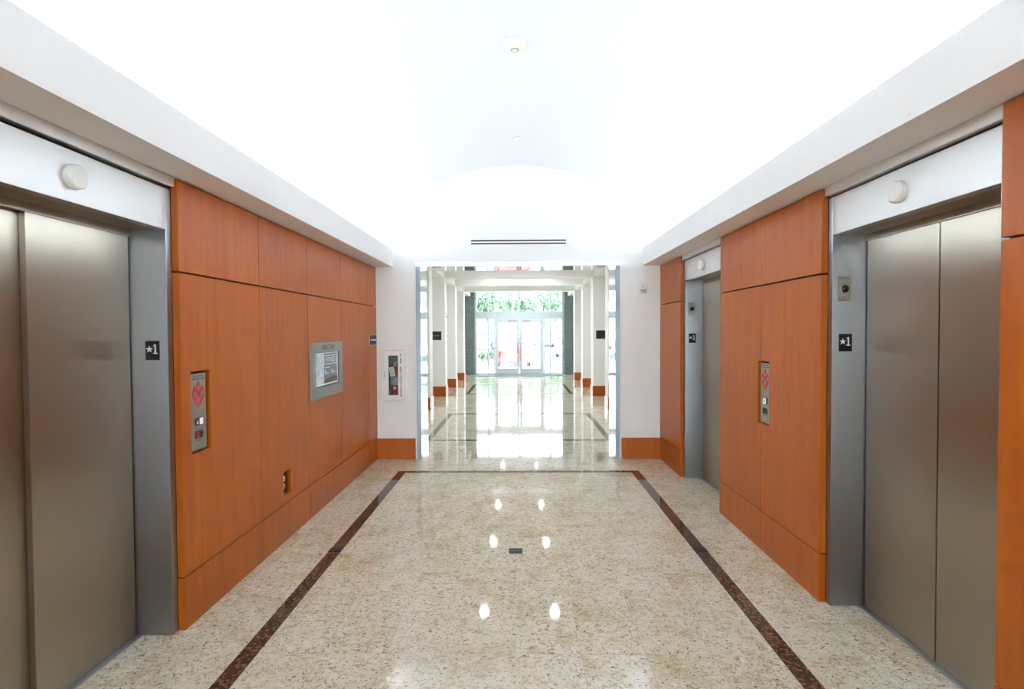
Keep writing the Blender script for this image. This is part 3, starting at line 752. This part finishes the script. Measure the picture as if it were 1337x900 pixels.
# ------------------------------------------------------------------ outdoors
GZ = -.18
def gz(y): return GZ if y < 33 else GZ + (y - 33) * .042
m = MB()
ys = [YE + .3, 24.5]
walk = struct(MB().box(-12, 12, YE + .2, 24.2, -.4, -.03).build('ground_walk', 'concrete'))
vs2 = []; fs2 = []
st = [(24.2, GZ), (33, GZ), (74, gz(74)), (80, gz(74) + 1.2), (120, gz(74) + 4)]
for y, z in st: vs2 += [(-70, y, z), (70, y, z)]
for k in range(len(st) - 1): fs2.append((2 * k, 2 * k + 1, 2 * k + 3, 2 * k + 2))
ground = struct(MB().add(vs2, fs2).build('ground', 'asphalt'))
ground.data.materials.append(M['grass'])
for p in ground.data.polygons:
    if p.center.y > 74: p.material_index = 1

def car(x, y, rz, paint_, label, length=4.5, height=1.48):
    z = gz(y); t = thing('car', (0, 0, 0), label, 'car')
    L, Hh = length / 2, height
    body = MB()
    prof = [(-L, .32), (-L + .05, .22), (L - .05, .22), (L, .34), (L, .62), (L - .12, .80), (L * .42, .92), (-L * .86, .95), (-L, .86)]
    body.prism(prof, -.86, .86, 0); b = body.build('body', 'car_' + paint_, t, .06, 3)
    # cabin: tapered glass house and roof
    gl = [(-.80, -L * .84, .93), (.80, -L * .84, .93), (.80, L * .45, .91), (-.80, L * .45, .91), (-.60, -L * .55, Hh - .05), (.60, -L * .55, Hh - .05), (.60, L * .08, Hh - .05), (-.60, L * .08, Hh - .05)]
    MB().add(gl, [(0, 3, 2, 1), (4, 5, 6, 7), (0, 1, 5, 4), (1, 2, 6, 5), (2, 3, 7, 6), (3, 0, 4, 7)]).build('windows', 'car_glass', t, .03, 2)
    MB().box(-.63, .63, -L * .58, L * .11, Hh - .06, Hh).build('roof', 'car_' + paint_, t, .04, 2)
    for sx in (-1, 1):
        for (yb, yt) in ((-L * .84, -L * .55), (L * .45, L * .08)): MB().tube([(sx * .81, yb, .93), (sx * .61, yt, Hh - .04)], .04, 6).build('pillar', 'car_' + paint_, t)
        for yw in (-L * .62, L * .64):
            wv = MB().lathe([(.20, -.10), (.31, -.10), (.33, -.06), (.33, .06), (.31, .10), (.20, .10)], (sx * .80, yw, .33), 'x', 22).build('wheel', 'tyre', t)
            MB().lathe([(.20, sx * .09), (.17, sx * .105), (.05, sx * .11), (0, sx * .115)], (sx * .80, yw, .33), 'x', 16).build('hub', 'sill', wv)
        MB().box(*sorted((sx * .55, sx * .84)), -L - .012, -L + .1, .62, .84).build('tail_light', 'tail', t, .02)
        MB().box(*sorted((sx * .52, sx * .82)), L - .12, L + .012, .56, .72).build('headlight', 'lens_white', t, .02)
        MB().box(*sorted((sx * .86, sx * .99)), L * .36, L * .42, .92, 1.04).build('mirror', 'car_' + paint_, t, .02)
    MB().box(-.84, .84, -L - .05, -L + .1, .30, .52).build('rear_bumper', 'car_' + paint_, t, .03); MB().box(-.84, .84, L - .1, L + .05, .28, .50).build('front_bumper', 'car_' + paint_, t, .03)
    MB().box(-.26, .26, -L - .056, -L - .045, .56, .70).build('number_plate', 'plate_white', t)
    t.location = (x, y, z); t.rotation_euler = (0, 0, rz)
car(-.33, 29.6, 0, 'red', 'red car parked straight outside the glass doors, seen from behind', 4.4, 1.5)
car(-3.3, 43, math.pi / 2, 'silver', 'silver car side on across the parking lot behind the shrub', 4.5)
car(2.6, 46, .5, 'white', 'white car turned at an angle across the parking lot', 4.6)
car(-1.5, 54, math.pi / 2, 'grey', 'grey car side on in the lot behind the silver car', 4.5)
car(4.2, 56, -.4, 'silver', 'silver car at an angle behind the white car', 4.5)
car(3.4, 35, 0.1, 'white', 'white car nose away at the edge of the glass front', 4.5)
car(-4.6, 62, 0, 'white', 'white car at the top of the lot under the trees', 4.5)
car(1.2, 64, 0, 'blue', 'blue-grey car at the top of the lot under the trees', 4.5)

def leaves(center, rad, n, size, seed, rz_=1.):
    rnd = random.Random(seed); vs = []; fs = []
    lobes = [(Vector((rnd.gauss(0, .45), rnd.gauss(0, .45), rnd.uniform(-.45, .55))), rnd.uniform(.4, .65)) for _ in range(9)]
    for _ in range(n):
        c, r = rnd.choice(lobes); d = Vector((rnd.gauss(0, 1), rnd.gauss(0, 1), rnd.gauss(0, 1))).normalized()
        p = (c + d * r * rnd.uniform(.75, 1)) * rad; p.z *= rz_
        p += Vector(center)
        a = Vector((rnd.gauss(0, 1), rnd.gauss(0, 1), rnd.gauss(0, 1))).normalized(); b = a.orthogonal().normalized(); q = size * rnd.uniform(.6, 1.3)
        k = len(vs); vs += [tuple(p - a * q), tuple(p + b * q * .5), tuple(p + a * q), tuple(p - b * q * .5)]; fs.append((k, k + 1, k + 2, k + 3))
    return vs, fs
for k, (x, y, hgt, rad) in enumerate(((-9.6, 84, 8.5, 2.0), (-5.0, 86, 9.5, 2.0), (.5, 84, 8.6, 2.0), (5.6, 85, 10, 2.0), (10.8, 84, 9, 2.0), (-2.0, 93, 11.2, 2.6), (4.0, 94, 11.5, 2.6), (-9, 95, 11, 2.6), (10, 95, 11, 2.6))):
    zb = gz(74) + 1.2 + max(0, (y - 80)) * .07
    t = thing('tree', (x, y, zb), ('tall leafy tree in the back row on the bank' if hgt > 10.5 else 'leafy green tree in the front row on the bank beyond the parking lot'), 'tree', 'trees on the bank beyond the lot')
    MB().tube([(x, y, zb - .2), (x + .1, y, zb + hgt * .35), (x - .1, y + .1, zb + hgt * .6)], [.26, .2, .12], 8).build('trunk', 'bark', t)
    v_, f_ = leaves((x, y, zb + hgt * .36), rad, 4200, .26, k, 1.35)
    o = MB().add(v_, f_); me = o.build('crown', 'leaf', t)
for k, (x, y, rad) in enumerate(((-2.05, 30.5, .42), (-1.6, 33.6, .36), (2.9, 31.6, .34), (-3.0, 31.3, .42))):
    t = thing('shrub', (x, y, gz(y)), ('dark green shrub behind the stone pier of the directory side' if x < -2.5 else 'round dark green shrub beside the red car' if x > -1.8 and x < 0 else 'broad dark green shrub seen through the side glass pane' if x < 0 else 'small dark green shrub beside the edge of the parking lot'), 'shrub')
    MB().tube([(x, y, gz(y) - .05), (x, y, gz(y) + rad)], .03, 6).build('stem', 'bark', t)
    v_, f_ = leaves((x, y, gz(y) + rad * .95), rad * .95, 900, .05, 50 + k, .8)
    MB().add(v_, f_).build('foliage', 'leaf_dark', t)
t = thing('lamp_post', (-.62, 50, gz(50)), 'tall slim grey lamp post standing in the parking lot', 'lamp post')
MB().lathe([(.22, -.05), (.22, .6), (.2, .62)], (-.62, 50, gz(50)), 'z', 16).build('footing', 'concrete', t)
MB().tube([(-.62, 50, gz(50) + .6), (-.62, 50, gz(50) + 7.5)], [.10, .07], 10).build('pole', 'pole_grey', t)
MB().box(-.80, -.20, 49.8, 50.2, gz(50) + 7.5, gz(50) + 7.65).build('lamp_head', 'pole_grey', t, .02)
